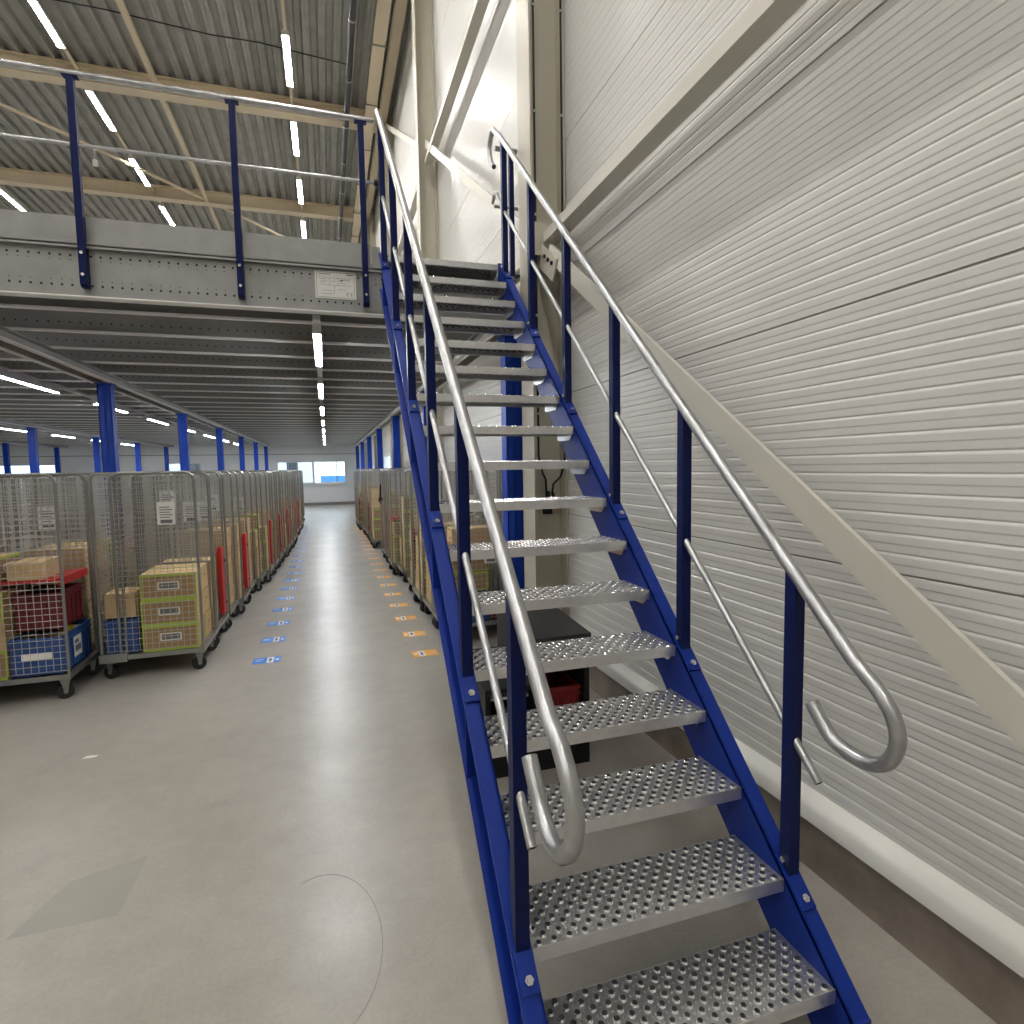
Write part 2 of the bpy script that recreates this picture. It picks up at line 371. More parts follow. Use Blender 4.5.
mb = MB(); mb.box(.41, .475, MY0 - .016, MY0 - .008, 3.36, 3.52, GSHEET); mb.box(.34, .475, MY0 - .014, MY0 - .006, 3.02, 3.32, GSHEET)
for x in (.37, .43):
    for z in (3.27, 3.23, 3.12): mb.cyl((x, MY0 - .014, z), (x, MY0 - .019, z), .009, CHROME, 8)
mpart('joint_plate', mb)
jm = MB()
jm.box(MX0, MX1, 0, .005, 3.03, 3.345, GDARK); jm.box(MX0, MX1, -.045, .0, 3.025, 3.032, GFLANGE); jm.box(MX0, MX1, -.045, -.041, 3.025, 3.045, GFLANGE); jm.box(MX0, MX1, -.06, 0, 3.338, 3.344, GDARK)
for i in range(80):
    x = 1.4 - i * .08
    jm.tube([(x, -.0005, 3.12), (x, .001, 3.12)], .008, HOLESHADE, 6)  # hole shade as dark discs on the solid web
j0 = mpart('joist', jm)
for i in range(32):
    j = j0 if i == 0 else j0.copy()
    if i: C.objects.link(j); j.parent = mz
    j.location = (0, -MY0 + 5.41 + i * .815, 0)
for x in (-2.68, 1.50, -6.85, -11.0):
    mb = MB()
    for s in (-1, 1):
        mb.box(x + s * .075 - .004, x + s * .075 + .004, MY0 + .09, MY1, 2.93, 3.02, GDARK)
        a, b = sorted((x + s * .075, x + s * .135)); mb.box(a, b, MY0 + .09, MY1, 2.925, 2.935, GFLANGE); mb.box(a, b, MY0 + .09, MY1, 3.015, 3.022, GDARK)
    mpart('main_beam', mb)
COLY = [8.87, 13.1, 17.3, 21.5, 25.7, 29.9]
cp = MB(); w = .075
cp.box(-w, w, -w, -w + .008, .01, 2.925, BLUE2); cp.box(-w, w, w - .008, w, .01, 2.925, BLUE2); cp.box(-.006, .006, -w, w, .01, 2.925, BLUE2); cp.box(-.10, .10, -.10, .10, 0, .012, BLUE2); cp.box(-.1, .1, -.1, .1, 2.913, 2.925, BLUE2)
cp.box(-w, -w + .01, -w, w, .01, 2.925, BLUE2); cp.box(w - .01, w, -w, w, .01, 2.925, BLUE2)
c0 = cp.build('column', mz); first = True
for x in (-2.68, 1.50, -6.85, -11.0):
    for y in ([5.06] if x > 1 else [4.99]) + COLY:
        if x < -3 and y < 8: continue
        c = c0 if first else c0.copy()
        if not first: C.objects.link(c); c.parent = mz
        first = False
        c.location = (1.615 if (x > 1 and y < 8) else x, y - MY0, 0)

# identification plate on the edge beam
root = lp = thing('load_plate', 'white load rating plate on the edge beam left of the stairs', 'sign', (-.026, MY0 - .004, 3.10))
mb = MB(); mb.box(0, .215, -.003, 0, 0, .175, PAPER)
mb.build('plate', root)
t = MB()
def ink(x0, x1, z0, z1): t.box(x0, x1, -.0042, -.003, z0, z1, INK)
ink(.008, .207, .164, .166); ink(.008, .207, .008, .010); ink(.008, .010, .008, .166); ink(.205, .207, .008, .166)
ink(.02, .085, .152, .156); ink(.165, .20, .152, .158); ink(.02, .19, .13, .1315); ink(.075, .0765, .09, .13); ink(.12, .1215, .085, .145); ink(.02, .19, .085, .0865)
ink(.03, .06, .12, .122); ink(.03, .065, .108, .110); ink(.03, .05, .098, .1); ink(.085, .11, .11, .112); ink(.03, .09, .05, .0515); ink(.03, .1, .03, .0315); ink(.1, .1015, .03, .085); ink(.12, .16, .06, .0615); ink(.13, .16, .1, .102); ink(.145, .185, .118, .121)
t.prism([(.127, .116), (.137, .124), (.150, .120), (.143, .112), (.133, .112)], 'y', -.0042, -.003, INK)
t.build('printing', root)
t = MB()
for u in (.165, .185): t.box(u, u + .0025, -.0042, -.003, .022, .042, INK)
for z in (.022, .0395): t.box(.1675, .177, -.0042, -.003, z, z + .0025, INK)
for z in (.022, .031, .0395): t.box(.1875, .197, -.0042, -.003, z, z + .0025, INK)
t.build('ce_mark', root); root.scale = (1.42, 1, 1.20)

# platform guardrail
g = thing('guardrail', 'steel tube guardrail with navy posts along the platform edge', 'railing', (0, 4.80, 3.0))
def gp(name, mb, smooth=False):
    o = mb.build(name, g, smooth); o.location = (0, -4.80, -3.0); return o
mb = MB(); mb.tube([(-6, 4.80, 4.447), (.455, 4.80, 4.447)], .0212, GALV, 14); gp('top_rail', mb, True)
mb = MB(); mb.tube([(-6, 4.80, 3.99), (.45, 4.80, 3.99)], .0125, GALV, 12); mb.cyl((.44, 4.80, 3.99), (.47, 4.80, 3.99), .024, BLACK); gp('mid_rail', mb, True)
for i, x in enumerate((.352, -.545, -1.53, -2.5, -3.4, -4.3, -5.2)):
    mb = MB(); mb.box(x - .022, x + .022, 4.778, 4.822, 3.36, 4.425, NAVY)
    mb.prism([(4.778, 3.36), (4.778, 3.07), (4.80, 3.05), (4.846, 3.05), (4.846, 3.318), (4.812, 3.318), (4.812, 3.36)], 'x', x - .022, x + .022, NAVY)
    mb.box(x - .045, x + .045, 4.775, 4.825, 4.42, 4.428, NAVY)
    o = gp('post', mb)
    b = MB()
    for z in (3.275, 3.13): b.cyl((x, 4.776, z), (x, 4.768, z), .011, CHROME, 8)
    b.build('bolt', o, True)
g2 = thing('guardrail', 'short guardrail stub between the stair top and the cream column', 'railing', (1.60, 4.87, 3.0))
def g2p(name, mb, smooth=False):
    o = mb.build(name, g2, smooth); o.location = (-1.60, -4.87, -3.0); return o
mb = MB(); mb.tube([(1.455, 4.90, 4.44), (1.66 - .01, 4.90, 4.44)], .0212, TUBEZ); g2p('top_rail', mb, True)  # both stub rails in darker zinc, standing in for their backlit shade
mb = MB(); mb.tube([(1.44, 4.90, 3.97), (1.65, 4.90, 3.97)], .0135, TUBEZ); g2p('mid_rail', mb, True)
mb = MB(); mb.box(1.572, 1.612, 4.88, 4.92, 3.41, 4.42, NAVY); mb.box(1.50, 1.65, 4.86, 4.95, 3.40, 3.41, NAVY); g2p('post', mb)

# ------------------------------------------------------------------ staircase
RUN, RISE, Y1, Z1 = .2114, .2, 1.264, .2; K = RISE / RUN; ANG = math.atan(K)
XA, XB = .505, 1.388            # tread ends
st = thing('staircase', 'blue steel staircase with galvanised treads and tube handrails', 'staircase', (0, 1.2, 0))
def sp(name, mb, smooth=False, parent=None):
    o = mb.build(name, st, smooth); o.location = (0, -1.2, 0); return o
nz = lambda y: Z1 + (y - Y1) * K
def stringer(xi, sgn):
    mb = MB(); t = .008; y0, y1 = 1.20, 4.66; D = .285
    zt = lambda y: nz(y) + .008
    def slab(xa, xb, ta, tb):   # parallelogram plate between heights ta..tb below the top line
        a, b = sorted((xa, xb))
        top = [(y0, max(0, zt(y0) - ta)), (y1, zt(y1) - ta)]
        # clipped by the floor at the lower end
        zb0 = zt(y0) - tb
        if zb0 < 0:
            yc = y0 + (-zb0) / K
            low = [(y1, zt(y1) - tb), (min(yc, y1), 0), (y0, 0)]
        else: low = [(y1, zt(y1) - tb), (y0, zb0)]
        pts = top + low
        if pts[0][1] <= 0 and zb0 < 0: pts = pts[1:-1]
        mb.prism(pts, 'x', a, b, BLUE)
    xo = xi + sgn * .062
    slab(xi, xi + sgn * t, 0, D); slab(xi, xo, 0, .013); slab(xi, xo, D - .013, D)
    a, b = sorted((xi, xo)); mb.box(a, b, y0 - .006, y0, 0, zt(y0), BLUE)
    mb.box(a - .02, b + .02, y0 - .03, y0 + .12, 0, .008, BLUE)
    for k in range(6):
        yy = 1.40 + k * .615
        if sgn < 0 or True: mb.prism([(yy, nz(yy) - .28), (yy + .006, nz(yy) - .28), (yy + .006, nz(yy)), (yy, nz(yy))], 'x', a + .004, b - .004, BLUE)
    return mb
sp('stringer', stringer(XA, -1)); sp('stringer', stringer(XB + .002, 1))
# tread: perforated plank with raised rosettes, real holes
def tread_mesh():
    mb = MB(); W = XB - XA; D = .24; nx, ny = 18, 9; cx, cy = W / nx, D / ny; N = 12
    def cell(x0, x1, y0, y1, hx, hy, r_in, r_out, h):
        vs = []
        for k in range(N):
            a = 2 * PI * k / N + 1e-4; c, s_ = math.cos(a), math.sin(a)
            tx = ((x1 if c > 0 else x0) - hx) / c; ty = ((y1 if s_ > 0 else y0) - hy) / s_
            t = min(tx, ty); vs.append((hx + c * t, hy + s_ * t, 0))
        # snap the vertices nearest each corner to the corner
        for X, Y in ((x0, y0), (x0, y1), (x1, y0), (x1, y1)):
            k = min(range(N), key=lambda i: (vs[i][0] - X) ** 2 + (vs[i][1] - Y) ** 2); vs[k] = (X, Y, 0)
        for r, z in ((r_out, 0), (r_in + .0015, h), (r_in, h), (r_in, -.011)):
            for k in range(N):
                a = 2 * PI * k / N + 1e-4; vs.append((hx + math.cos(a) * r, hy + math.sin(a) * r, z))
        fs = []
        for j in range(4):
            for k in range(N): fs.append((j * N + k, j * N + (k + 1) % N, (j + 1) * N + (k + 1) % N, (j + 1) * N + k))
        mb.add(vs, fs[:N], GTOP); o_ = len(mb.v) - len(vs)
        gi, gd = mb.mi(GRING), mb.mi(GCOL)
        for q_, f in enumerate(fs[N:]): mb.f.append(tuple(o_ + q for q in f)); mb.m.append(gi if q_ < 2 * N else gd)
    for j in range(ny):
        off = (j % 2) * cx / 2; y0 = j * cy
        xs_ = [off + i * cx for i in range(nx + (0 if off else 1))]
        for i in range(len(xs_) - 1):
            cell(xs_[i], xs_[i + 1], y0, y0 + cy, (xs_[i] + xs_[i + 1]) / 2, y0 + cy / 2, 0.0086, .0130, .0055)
        if off:
            mb.add([(0, y0, 0), (off, y0, 0), (off, y0 + cy, 0), (0, y0 + cy, 0)], [(0, 1, 2, 3)], GTOP)
            e = xs_[-1]; mb.add([(e, y0, 0), (W, y0, 0), (W, y0 + cy, 0), (e, y0 + cy, 0)], [(0, 1, 2, 3)], GTOP)
        # small drainage pips between the rosettes
        for i in range(nx):
            px_ = off + i * cx; 
            if .01 < px_ < W - .01: mb.tube([(px_, y0 + cy / 2, 0), (px_, y0 + cy / 2, .0018)], .0038, GRING, 6)
    mb.box(0, W, -.003, 0, -.042, .0015, GTREAD); mb.box(0, W, D, D + .003, -.042, .001, GTREAD)
    mb.box(0, W, 0, .02, -.042, -.039, GTREAD); mb.box(0, W, D - .02, D, -.042, -.039, GTREAD)
    for x in (0, W - .004):
        mb.prism([(0.002, -.003), (D - .002, -.003), (D - .002, -.07), (D - .05, -.075), (.05, -.075), (.02, -.045), (.002, -.042)], 'x', x, x + .004, GTREAD)
    return mb
tm = tread_mesh(); t0 = tm.build('tread', st)
for i in range(17):
    t = t0 if i == 0 else t0.copy()
    if i: C.objects.link(t); t.parent = st
    t.location = (XA + .0, Y1 + i * RUN - 1.2, Z1 + i * RISE - (.0 if i < 16 else .0))
    t['part_note'] = ''
    del t['part_note']
def hook_pts(x, ys):
    return [(x, y, z) for y, z in ys]
def arc(cy, cz, r, a0, a1, n=10): return [(cy + r * math.cos(a0 + (a1 - a0) * i / n), cz + r * math.sin(a0 + (a1 - a0) * i / n)) for i in range(n + 1)]
def handrail(x, off, hookdn, top):
    mb = MB(); ux, uz = math.cos(ANG), math.sin(ANG)   # direction up the stairs
    pts = list(hookdn)
    pts += top
    mb.tube([(x, y, z) for y, z in pts], .0212, GALV, 16, inner=HOLESHADE)
    for yj in (3.02, 2.0):
        zj = nz(yj) + off; mb.tube([(x, yj - .004, zj - .004 * K), (x, yj + .004, zj + .004 * K)], .0218, GALV, 16)
    return mb
def smooth_path(ctrl, n=6):
    P = [Vector(p) for p in ctrl]; out = []
    for i in range(len(P) - 1):
        p0 = P[max(i - 1, 0)]; p1 = P[i]; p2 = P[i + 1]; p3 = P[min(i + 2, len(P) - 1)]
        for k in range(n):
            t = k / n; out.append(tuple(.5 * ((2 * p1) + (-p0 + p2) * t + (2 * p0 - 5 * p1 + 4 * p2 - p3) * t * t + (-p0 + 3 * p1 - 3 * p2 + p3) * t ** 3)))
    out.append(tuple(P[-1])); return out
OFF = 1.005
hR = smooth_path([(1.408, 1.020), (1.366, .976), (1.325, .940), (1.262, .924), (1.196, .927), (1.142, .962), (1.118, 1.03), (1.140, 1.098), (1.19, 1.153)])
hL = smooth_path([(1.385, 1.020), (1.345, .975), (1.30, .925), (1.235, .885), (1.165, .895), (1.112, .945), (1.090, 1.02), (1.118, 1.09), (1.17, 1.146)])
topR = smooth_path([(4.66, nz(4.66) + OFF), (4.75, nz(4.75) + OFF - .02), (4.83, 4.545), (4.90, 4.525), (4.95, 4.45), (4.93, 4.36), (4.87, 4.29), (4.82, 4.25)])
XL_, XR_ = .475, 1.42
straight = lambda a, b: [(a, nz(a) + OFF), (b, nz(b) + OFF)]
o = sp('handrail', handrail(XR_, OFF, hR, straight(1.26, 4.6) + topR), True); o['label'] = 'tube handrail on the wall side'
o = sp('handrail', handrail(XL_, OFF, hL, straight(1.24, 4.73)), True); o['label'] = 'tube handrail on the aisle side'
MO = .475
mb = MB(); mb.tube([(XR_, 1.372, nz(1.372) + MO), (XR_, 4.62, nz(4.62) + MO), (XR_, 4.74, 4.00), (XR_, 4.83, 4.03), (XR_, 4.88, 3.98)], .0135, GALV, 12, inner=HOLESHADE); sp('mid_rail', mb, True)
mb = MB(); mb.tube([(XL_, 1.372, nz(1.372) + MO), (XL_, 4.66, nz(4.66) + MO)], .0135, GALV, 12, inner=HOLESHADE); sp('mid_rail', mb, True)
for x in (XR_, XL_):
    for k in range(6):
        y = 1.485 + k * .6135
        mb = MB(); h = .021
        zb, zt_ = nz(y) - .01, nz(y) + OFF - .012
        for_y = [(y - h, zb - h * K), (y + h, zb + h * K), (y + h, zt_ + h * K), (y - h, zt_ - h * K)]
        mb.prism(for_y, 'x', x - h, x + h, NAVY)
        o = sp('post', mb)
        b = MB(); tdir = Vector((0, math.cos(ANG), math.sin(ANG))); nrm = Vector((0, -math.sin(ANG), math.cos(ANG)))
        c = Vector((x, y, nz(y) + .008)) + nrm * .006
        b.bar(c - tdir * .115, c + tdir * .06, .054, .010, BLUE, up=nrm)
        pl = b.build('base_plate', o)
        for dt in (-.085,):
            q = MB(); q.tube([c + tdir * dt + nrm * .004, c + tdir * dt + nrm * .013], .013, CHROME, 6); q.tube([c + tdir * dt + nrm * .013, c + tdir * dt + nrm * .020], .007, CHROME, 10)
            q.build('bolt', o, True)
        q = MB(); sx = -1 if x > 1 else 1
        cc = Vector((x + sx * h, y, nz(y) + .05)); q.tube([cc, cc + Vector((sx * .010, 0, 0))], .010, CHROME, 8); q.build('bolt', o, True)

# ------------------------------------------------------------------ floor stickers, marks
def sticker(m, flip):
    r = MB(); r.box(-.12, .12, -.09, .09, .0, .0012, m)
    r.box(-.0, .06, -.082, .082, .0012, .0016, SWHITE)
    r.box(.018, .042, -.045, .045, .0016, .0019, INK)
    r.box(-.10, -.03, .02, .035, .0012, .0016, SWHITE); r.box(-.10, -.05, -.02, -.010, .0012, .0016, SWHITE); r.box(.075, .105, -.03, .02, .0012, .0015, SWHITE)
    return r
s0 = sticker(SBLUE, 0).build('floor_sticker')
for i in range(20):
    s = s0 if i == 0 else s0.copy()
    if i: C.objects.link(s)
    s.location = (-.60, 5.80 + i * .695, 0.0002); s.rotation_euler = (0, 0, R.uniform(-.03, .03))
    tag(s, 'blue and white floor sticker, %s from the near end of its line' % ORD[i], 'sticker', 'blue floor stickers along the left row')
s0 = sticker(SORNG, 1).build('floor_sticker')
for i in range(20):
    s = s0 if i == 0 else s0.copy()
    if i: C.objects.link(s)
    s.location = (.835, 5.48 + i * .70, 0.0002); s.rotation_euler = (0, 0, PI + R.uniform(-.03, .03))
    tag(s, 'orange and white floor sticker, %s from the near end of its line' % ORD[i], 'sticker', 'orange floor stickers along the right row')
mb = MB(); mb.prism([(-.04, -.015), (.03, -.02), (.045, .01), (-.02, .02)], 'z', 0, .0015, PAPER)
tag(mb.build('paper_scrap', loc=(-1.484, 4.174, .0002)), 'small white paper scrap lying on the floor', 'paper')
# an old cut patch in the floor and a round scuff
PATCH = mat('floor_patch', (.30, .29, .25), .42, 0, .07, 3)
mb = MB(); mb.prism([(-1.242, 2.593), (-.869, 2.598), (-.858, 2.971), (-1.135, 2.887)], 'z', 0, .0006, PATCH)
o = struct('trim_3', mb, 'darker repaired patch in the concrete floor', 'floor patch')
SC = mat('scuff_mark', (.20, .185, .16), .6)
mb = MB(); mb.tube([(-.09 + .225 * math.cos(a), 2.17 + .40 * math.sin(a), .0) for a in [PI * (.62 - 1.05 * i / 30) for i in range(31)]], .0012, SC, 4)
o = struct('trim_4', mb, 'curved dark scuff line on the floor before the stairs', 'floor mark')

# ------------------------------------------------------------------ roll containers
HX, HY, HT = .40, .33, 1.775
def u_frame(mb, along, a, b, fixed, z0, z1, r=.012, rad=.07, m=TUBEZ):
    """inverted U tube with rounded top corners; along 'x' or 'y'"""
    path = [(a, z0), (a, z1 - rad)] + [(a + rad - rad * math.cos(t), z1 - rad + rad * math.sin(t)) for t in (PI / 6, PI / 3, PI / 2)] + \
           [(b - rad + rad * math.sin(t), z1 - rad + rad * math.cos(t)) for t in (0, PI / 6, PI / 3)] + [(b, z1 - rad), (b, z0)]
    mb.tube([(u, fixed, z) if along == 'x' else (fixed, u, z) for u, z in path], r, m, 8)
def mesh_grid(mb, along, a, b, fixed, z0, z1, step=.05, r=.0026, m=WIRE):
    n = max(1, round((b - a) / step)); 
    for i in range(1, n):
        u = a + (b - a) * i / n; p, q = ((u, fixed, z0), (u, fixed, z1)) if along == 'x' else ((fixed, u, z0), (fixed, u, z1)); mb.tube([p, q], r, m, 4, cap=False)
    k = round((z1 - z0) / step)
    for i in range(k + 1):
        z = z0 + (z1 - z0) * i / k; p, q = ((a, fixed, z), (b, fixed, z)) if along == 'x' else ((fixed, a, z), (fixed, b, z)); mb.tube([p, q], r, m, 4, cap=False)
def container_proto():
    root = thing('roll_container', 'x', 'roll container')
    f = MB()
    for y in (-HY + .02, HY - .02): f.box(-HX, HX, y - .02, y + .02, .165, .205, TUBEZ)
    for x in (-HX + .02, HX - .02): f.box(x - .02, x + .02, -HY + .04, HY - .04, .165, .205, TUBEZ)
    for i in range(7): x = -HX + .09 + i * .103; f.box(x - .012, x + .012, -HY + .04, HY - .04, .180, .200, TUBEZ)
    for s in (-1, 1): f.box(-HX - .01, -HX + .20, s * HY - .012, s * HY + .012, .15, .225, TUBEZ)
    f.build('base_frame', root)
    cf = MB(); cf.box(-.035, .035, -.03, .03, .145, .165, TUBEZ); 
    for s in (-1, 1): cf.prism([(-.03, .15), (.03, .15), (.012, .05), (-.008, .05)], 'y', s * .024 - .003, s * .024 + .003, TUBEZ)
    wh = MB(); wh.tube([(0, -.018, .058), (0, -.014, .058), (0, .014, .058), (0, .018, .058)], .058, RUBBER, 18); wh.cyl((0, -.028, .058), (0, .028, .058), .016, TUBEZ, 8)
    c0 = None
    for x, y in ((-HX + .06, -HY + .05), (-HX + .06, HY - .05), (HX - .06, -HY + .05), (HX - .06, HY - .05)):
        if c0 is None: c0 = cf.build('caster', root); w0 = wh.build('wheel', c0); c = c0
        else:
            c = c0.copy(); C.objects.link(c); c.parent = root; w_ = w0.copy(); C.objects.link(w_); w_.parent = c
        c.location = (x, y, 0); c.rotation_euler = (0, 0, .5 if x > 0 else -.3)
    pm = MB()
    u_frame(pm, 'x', -HX + .15, HX - .012, 0, .20, HT); mesh_grid(pm, 'x', -HX + .15, HX - .012, 0, .235, HT - .03)
    u_frame(pm, 'x', -HX + .005, -HX + .19, .022, .20, HT - .005, rad=.05); mesh_grid(pm, 'x', -HX + .005, -HX + .19, .022, .235, HT - .03)
    p0 = pm.build('side_panel', root); p0.location = (0, -HY + .012, 0)
    p1 = p0.copy(); C.objects.link(p1); p1.parent = root; p1.location = (0, HY - .036, 0)
    rp = MB(); u_frame(rp, 'y', -HY + .03, HY - .05, -HX + .0, .20, HT - .01); mesh_grid(rp, 'y', -HY + .03, HY - .05, -HX, .235, HT - .03)
    rp.build('rear_panel', root)
    return root
CP = container_proto(); cfirst = [True]
shelf_up = MB(); shelf_up.box(-.02, .02, -.075, .075, .0, .72, RED); shelf_up.box(-.03, -.02, -.06, .06, .05, .68, RED)
for z in (.10, .56): shelf_up.tube([(.0, .10, z), (.0, .075, z)], .028, BLACK, 12); shelf_up.tube([(-.02, .10, z), (.03, .10, z)], .009, BLACK, 6)
shelf_dn = MB(); shelf_dn.box(-.37, .34, -.27, .27, 0, .022, RED); shelf_dn.box(.34, .36, -.27, .27, -.03, .03, RED)
paper = MB(); paper.box(-.07, .07, -.002, .0, -.1, .1, PAPER)
for i in range(5): paper.box(-.05, .03 + .02 * (i % 2), -.0026, -.002, .05 - i * .022, .058 - i * .022, INK)
paper.box(-.045, .045, -.0026, -.002, -.085, -.055, INK)
su_me = sd_me = pa_me = None
def container(x, y, rz, label, group, up=None, down=None, card=None):
    global su_me, sd_me, pa_me
    if cfirst[0]: c = CP; cfirst[0] = False
    else: c = copy_tree(CP)
    # drop option parts that came with a copied proto (none are ever put on the proto first)
    c.location = (x, y, 0); c.rotation_euler = (0, 0, rz); c['label'] = label; c['group'] = group
    extra.append((c, up, down, card)); return c
extra = []
def finish_extras():
    global su_me, sd_me, pa_me
    for c, up, down, card in extra:
        if up is not None:
            if su_me is None: o = shelf_up.build('red_shelf', c); su_me = o.data
            else: o = bpy.data.objects.new('red_shelf', su_me); C.objects.link(o); o.parent = c
            o.location = (HX - .03, up * (HY - .135), .24); o['label'] = 'red plastic shelf folded up'
        if down is not None:
            if sd_me is None: o = shelf_dn.build('red_shelf', c); sd_me = o.data
            else: o = bpy.data.objects.new('red_shelf', sd_me); C.objects.link(o); o.parent = c
            o.location = (0, 0, down); o['label'] = 'red plastic shelf folded down'
        if card is not None:
            for (cx_, cz_) in card:
                if pa_me is None: o = paper.build('paper_card', c); pa_me = o.data
                else: o = bpy.data.objects.new('paper_card', pa_me); C.objects.link(o); o.parent = c
                o.location = (cx_, -HY + .006, cz_); o['label'] = 'white printed paper card'
                if abs(c.rotation_euler.z) > 2: o.rotation_euler = (0, 0, PI); o.location = (cx_, HY - .012 + .0, cz_)

# boxes ------------------------------------------------------------------
BX, BY, BZ = .44, .285, .225
def box_mesh(lime):
    b = MB(); x, y, z = BX / 2, BY / 2, BZ
    b.box(-x, x, -y, y, 0, z, KRAFT)
    b.box(-x - .002, x + .002, -y - .002, y + .002, z * .80, z - .012, KRAFT) if not lime else None
    if lime:
        for s in (-1, 1):
            e = s * y; a, c = sorted((e, e + s * .0015))
            b.box(-x, x, a, c, z - .022, z, LIME); b.box(-x, x, a, c, 0, .018, LIME); b.box(-x, -x + .012, a, c, 0, z, LIME); b.box(x - .012, x, a, c, 0, z, LIME)
            a, c = sorted((e, e + s * .0010)); b.box(-x + .012, x - .012, a, c, .018, z - .022, KRAFTD)
        b.box(-x, x, -y, -y + .006, z, z + .001, LIME)
    # taped seam on top and a printed line on the aisle end
    b.box(-x, x, -.012, .012, z, z + .0008, KRAFTD)
    for s in (-1, 1):
        a, c = sorted((s * x, s * (x + .001))); b.box(a, c, -.03, .04, z * .55, z * .62, KRAFTD); b.box(a, c, -.03, .01, z * .42, z * .46, KRAFTD)
    return b
bl = {True: box_mesh(True).build('cardboard_box'), False: box_mesh(False).build('cardboard_box')}
lb = MB(); lb.box(-.085, .085, -.002, 0, -.035, .035, PAPER); lb.box(-.072, .072, -.003, -.002, -.024, .024, INK); l0 = lb.build('box_label', bl[True])
l0.location = (.0, -BY / 2 - .0015, .12)
bfirst = {True: True, False: True}
def cbox(p, rz, lime, label, group, sc=(1, 1, 1)):
    if bfirst[lime]: o = bl[lime]; bfirst[lime] = False
    else: o = copy_tree(bl[lime])
    o.location = p; o.rotation_euler = (0, 0, rz); o.scale = sc
    tag(o, label, 'box', group); return o
def crate(p, dims, m, label, name='plastic_crate', rz=0, card=False):
    x, y, z = dims[0] / 2, dims[1] / 2, dims[2]; b = MB(); t = .012
    b.box(-x, x, -y, -y + t, 0, z, m); b.box(-x, x, y - t, y, 0, z, m); b.box(-x, -x + t, -y + t, y - t, 0, z, m); b.box(x - t, x, -y + t, y - t, 0, z, m); b.box(-x, x, -y, y, 0, t, m)
    for s in (-1, 1):
        for zz in (z - .012, z - .05):
            a, c = sorted((s * y, s * (y + .008))); b.box(-x - .008, x + .008, a, c, zz - .006, zz + .012, m)
            a, c = sorted((s * x, s * (x + .008))); b.box(a, c, -y, y, zz - .006, zz + .012, m)
        for i in range(5):
            u = -x + (i + .5) * 2 * x / 5; a, c = sorted((s * y, s * (y + .006))); b.box(u - .006, u + .006, a, c, .01, z - .05, m)
            u = -y + (i + .5) * 2 * y / 5; a, c = sorted((s * x, s * (x + .006))); b.box(a, c, u - .006, u + .006, .01, z - .05, m)
    o = b.build(name); o.location = p; o.rotation_euler = (0, 0, rz); tag(o, label, 'crate')
    if card:
        q = MB(); q.box(x + .006, x + .008, -.09, .06, z * .25, z * .8, PAPER); q.box(x + .008, x + .009, -.07, .04, z * .38, z * .55, INK); q.box(x + .008, x + .009, -.07, .0, z * .6, z * .7, INK)
        q.build('paper_card', o)
        q = MB(); q.box(-.10, .10, -y - .0095, -y - .008, z * .45, z * .62, PAPER); q.build('crate_tag', o)
    return o
BZ0 = .2055
LV = ['bottom', 'second', 'third', 'fourth', 'fifth']
def stack(cx, cy, side, n, lime, contname, where, group):
    """n boxes; cx,cy centre, side=+1 aisle is at +x"""
    for k in range(n):
        j = R.uniform(-.008, .008)
        pos = 'topmost' if k == n - 1 and n > 1 else ('lone' if n == 1 else LV[k])
        nm = 'lime-edged box' if lime else 'plain brown box'
        cbox((cx + j * side, cy + R.uniform(-.002, .002), BZ0 + k * (BZ + .003)), 0 if side > 0 else PI, lime,
             '%s, %s of the %s stack, %s' % (nm, pos, where, contname), group)

# left aisle row
XA_C = -1.50
YS_A = [6.04 + i * .695 for i in range(23)]
def lerp(t, pts):
    for (a, u), (b, v) in zip(pts, pts[1:]):
        if t <= b: return u + (v - u) * max(0, (t - a) / (b - a))
    return pts[-1][1]
drL = lambda y: lerp(y, [(7, 0), (8.5, .06), (10.3, .18), (11.7, .25), (13.8, .33), (22, .35)])
drR = lambda y: lerp(y, [(10, 0), (14, -.08), (16.7, -.17), (20, -.22)])
for i, y in enumerate(YS_A):
    jx = drL(y) + (0 if i < 2 else R.uniform(-.03, .03)); nm = '%s container of left aisle row' % ORD[i]
    up = None
    if i in (1, 3, 6, 8, 10, 13, 16, 19, 20): up = 1
    container(XA_C + jx, y, R.uniform(-.008, .008), 'wire mesh roll container, %s from the near end of the left aisle row' % ORD[i], 'roll containers in the left aisle row',
              up=up, card={0: [(.16, 1.42)], 1: [(.22, 1.38), (.02, 1.5)], 2: [(.2, 1.35)], 3: [(.1, 1.4)], 5: [(.15, 1.3)]}.get(i), down=.95 if i in (12, 17) else None)
    hts = {0: (3, 3), 1: (3, 0), 2: (4, 4), 3: (4, 0), 4: (4, 4), 5: (3, 4), 6: (3, 0), 7: (4, 3)}.get(i, (R.choice((2, 3, 4)), R.choice((2, 3, 4))))
    if up is not None and i > 7: hts = (hts[0], 0) if up > 0 else (0, hts[1])
    if i in (12, 17): hts = (3, 3)
    if i == 1: hts = (3, 0)
    if i == 8: hts = (4, 0)
    for s, n in ((-1, hts[0]), (1, hts[1])):
        if n: stack(XA_C + jx + .13, y + s * .148 + (-.005 if s < 0 else -.01), 1, n, (R.random() < .35) or (i == 0 and s < 0), nm, 'near' if s < 0 else 'far', 'boxes in the left aisle row')
crate((-1.745, 5.98, BZ0), (.24, .46, .30), CRATEB, 'dark blue crate at the rear of the first container of the left aisle row', card=False)
b = cbox((-1.745, 5.90, BZ0 + .32), 0, False, 'brown box on the blue crate in the first container of left aisle row', 'boxes in the left aisle row', (.52, 1, .95))
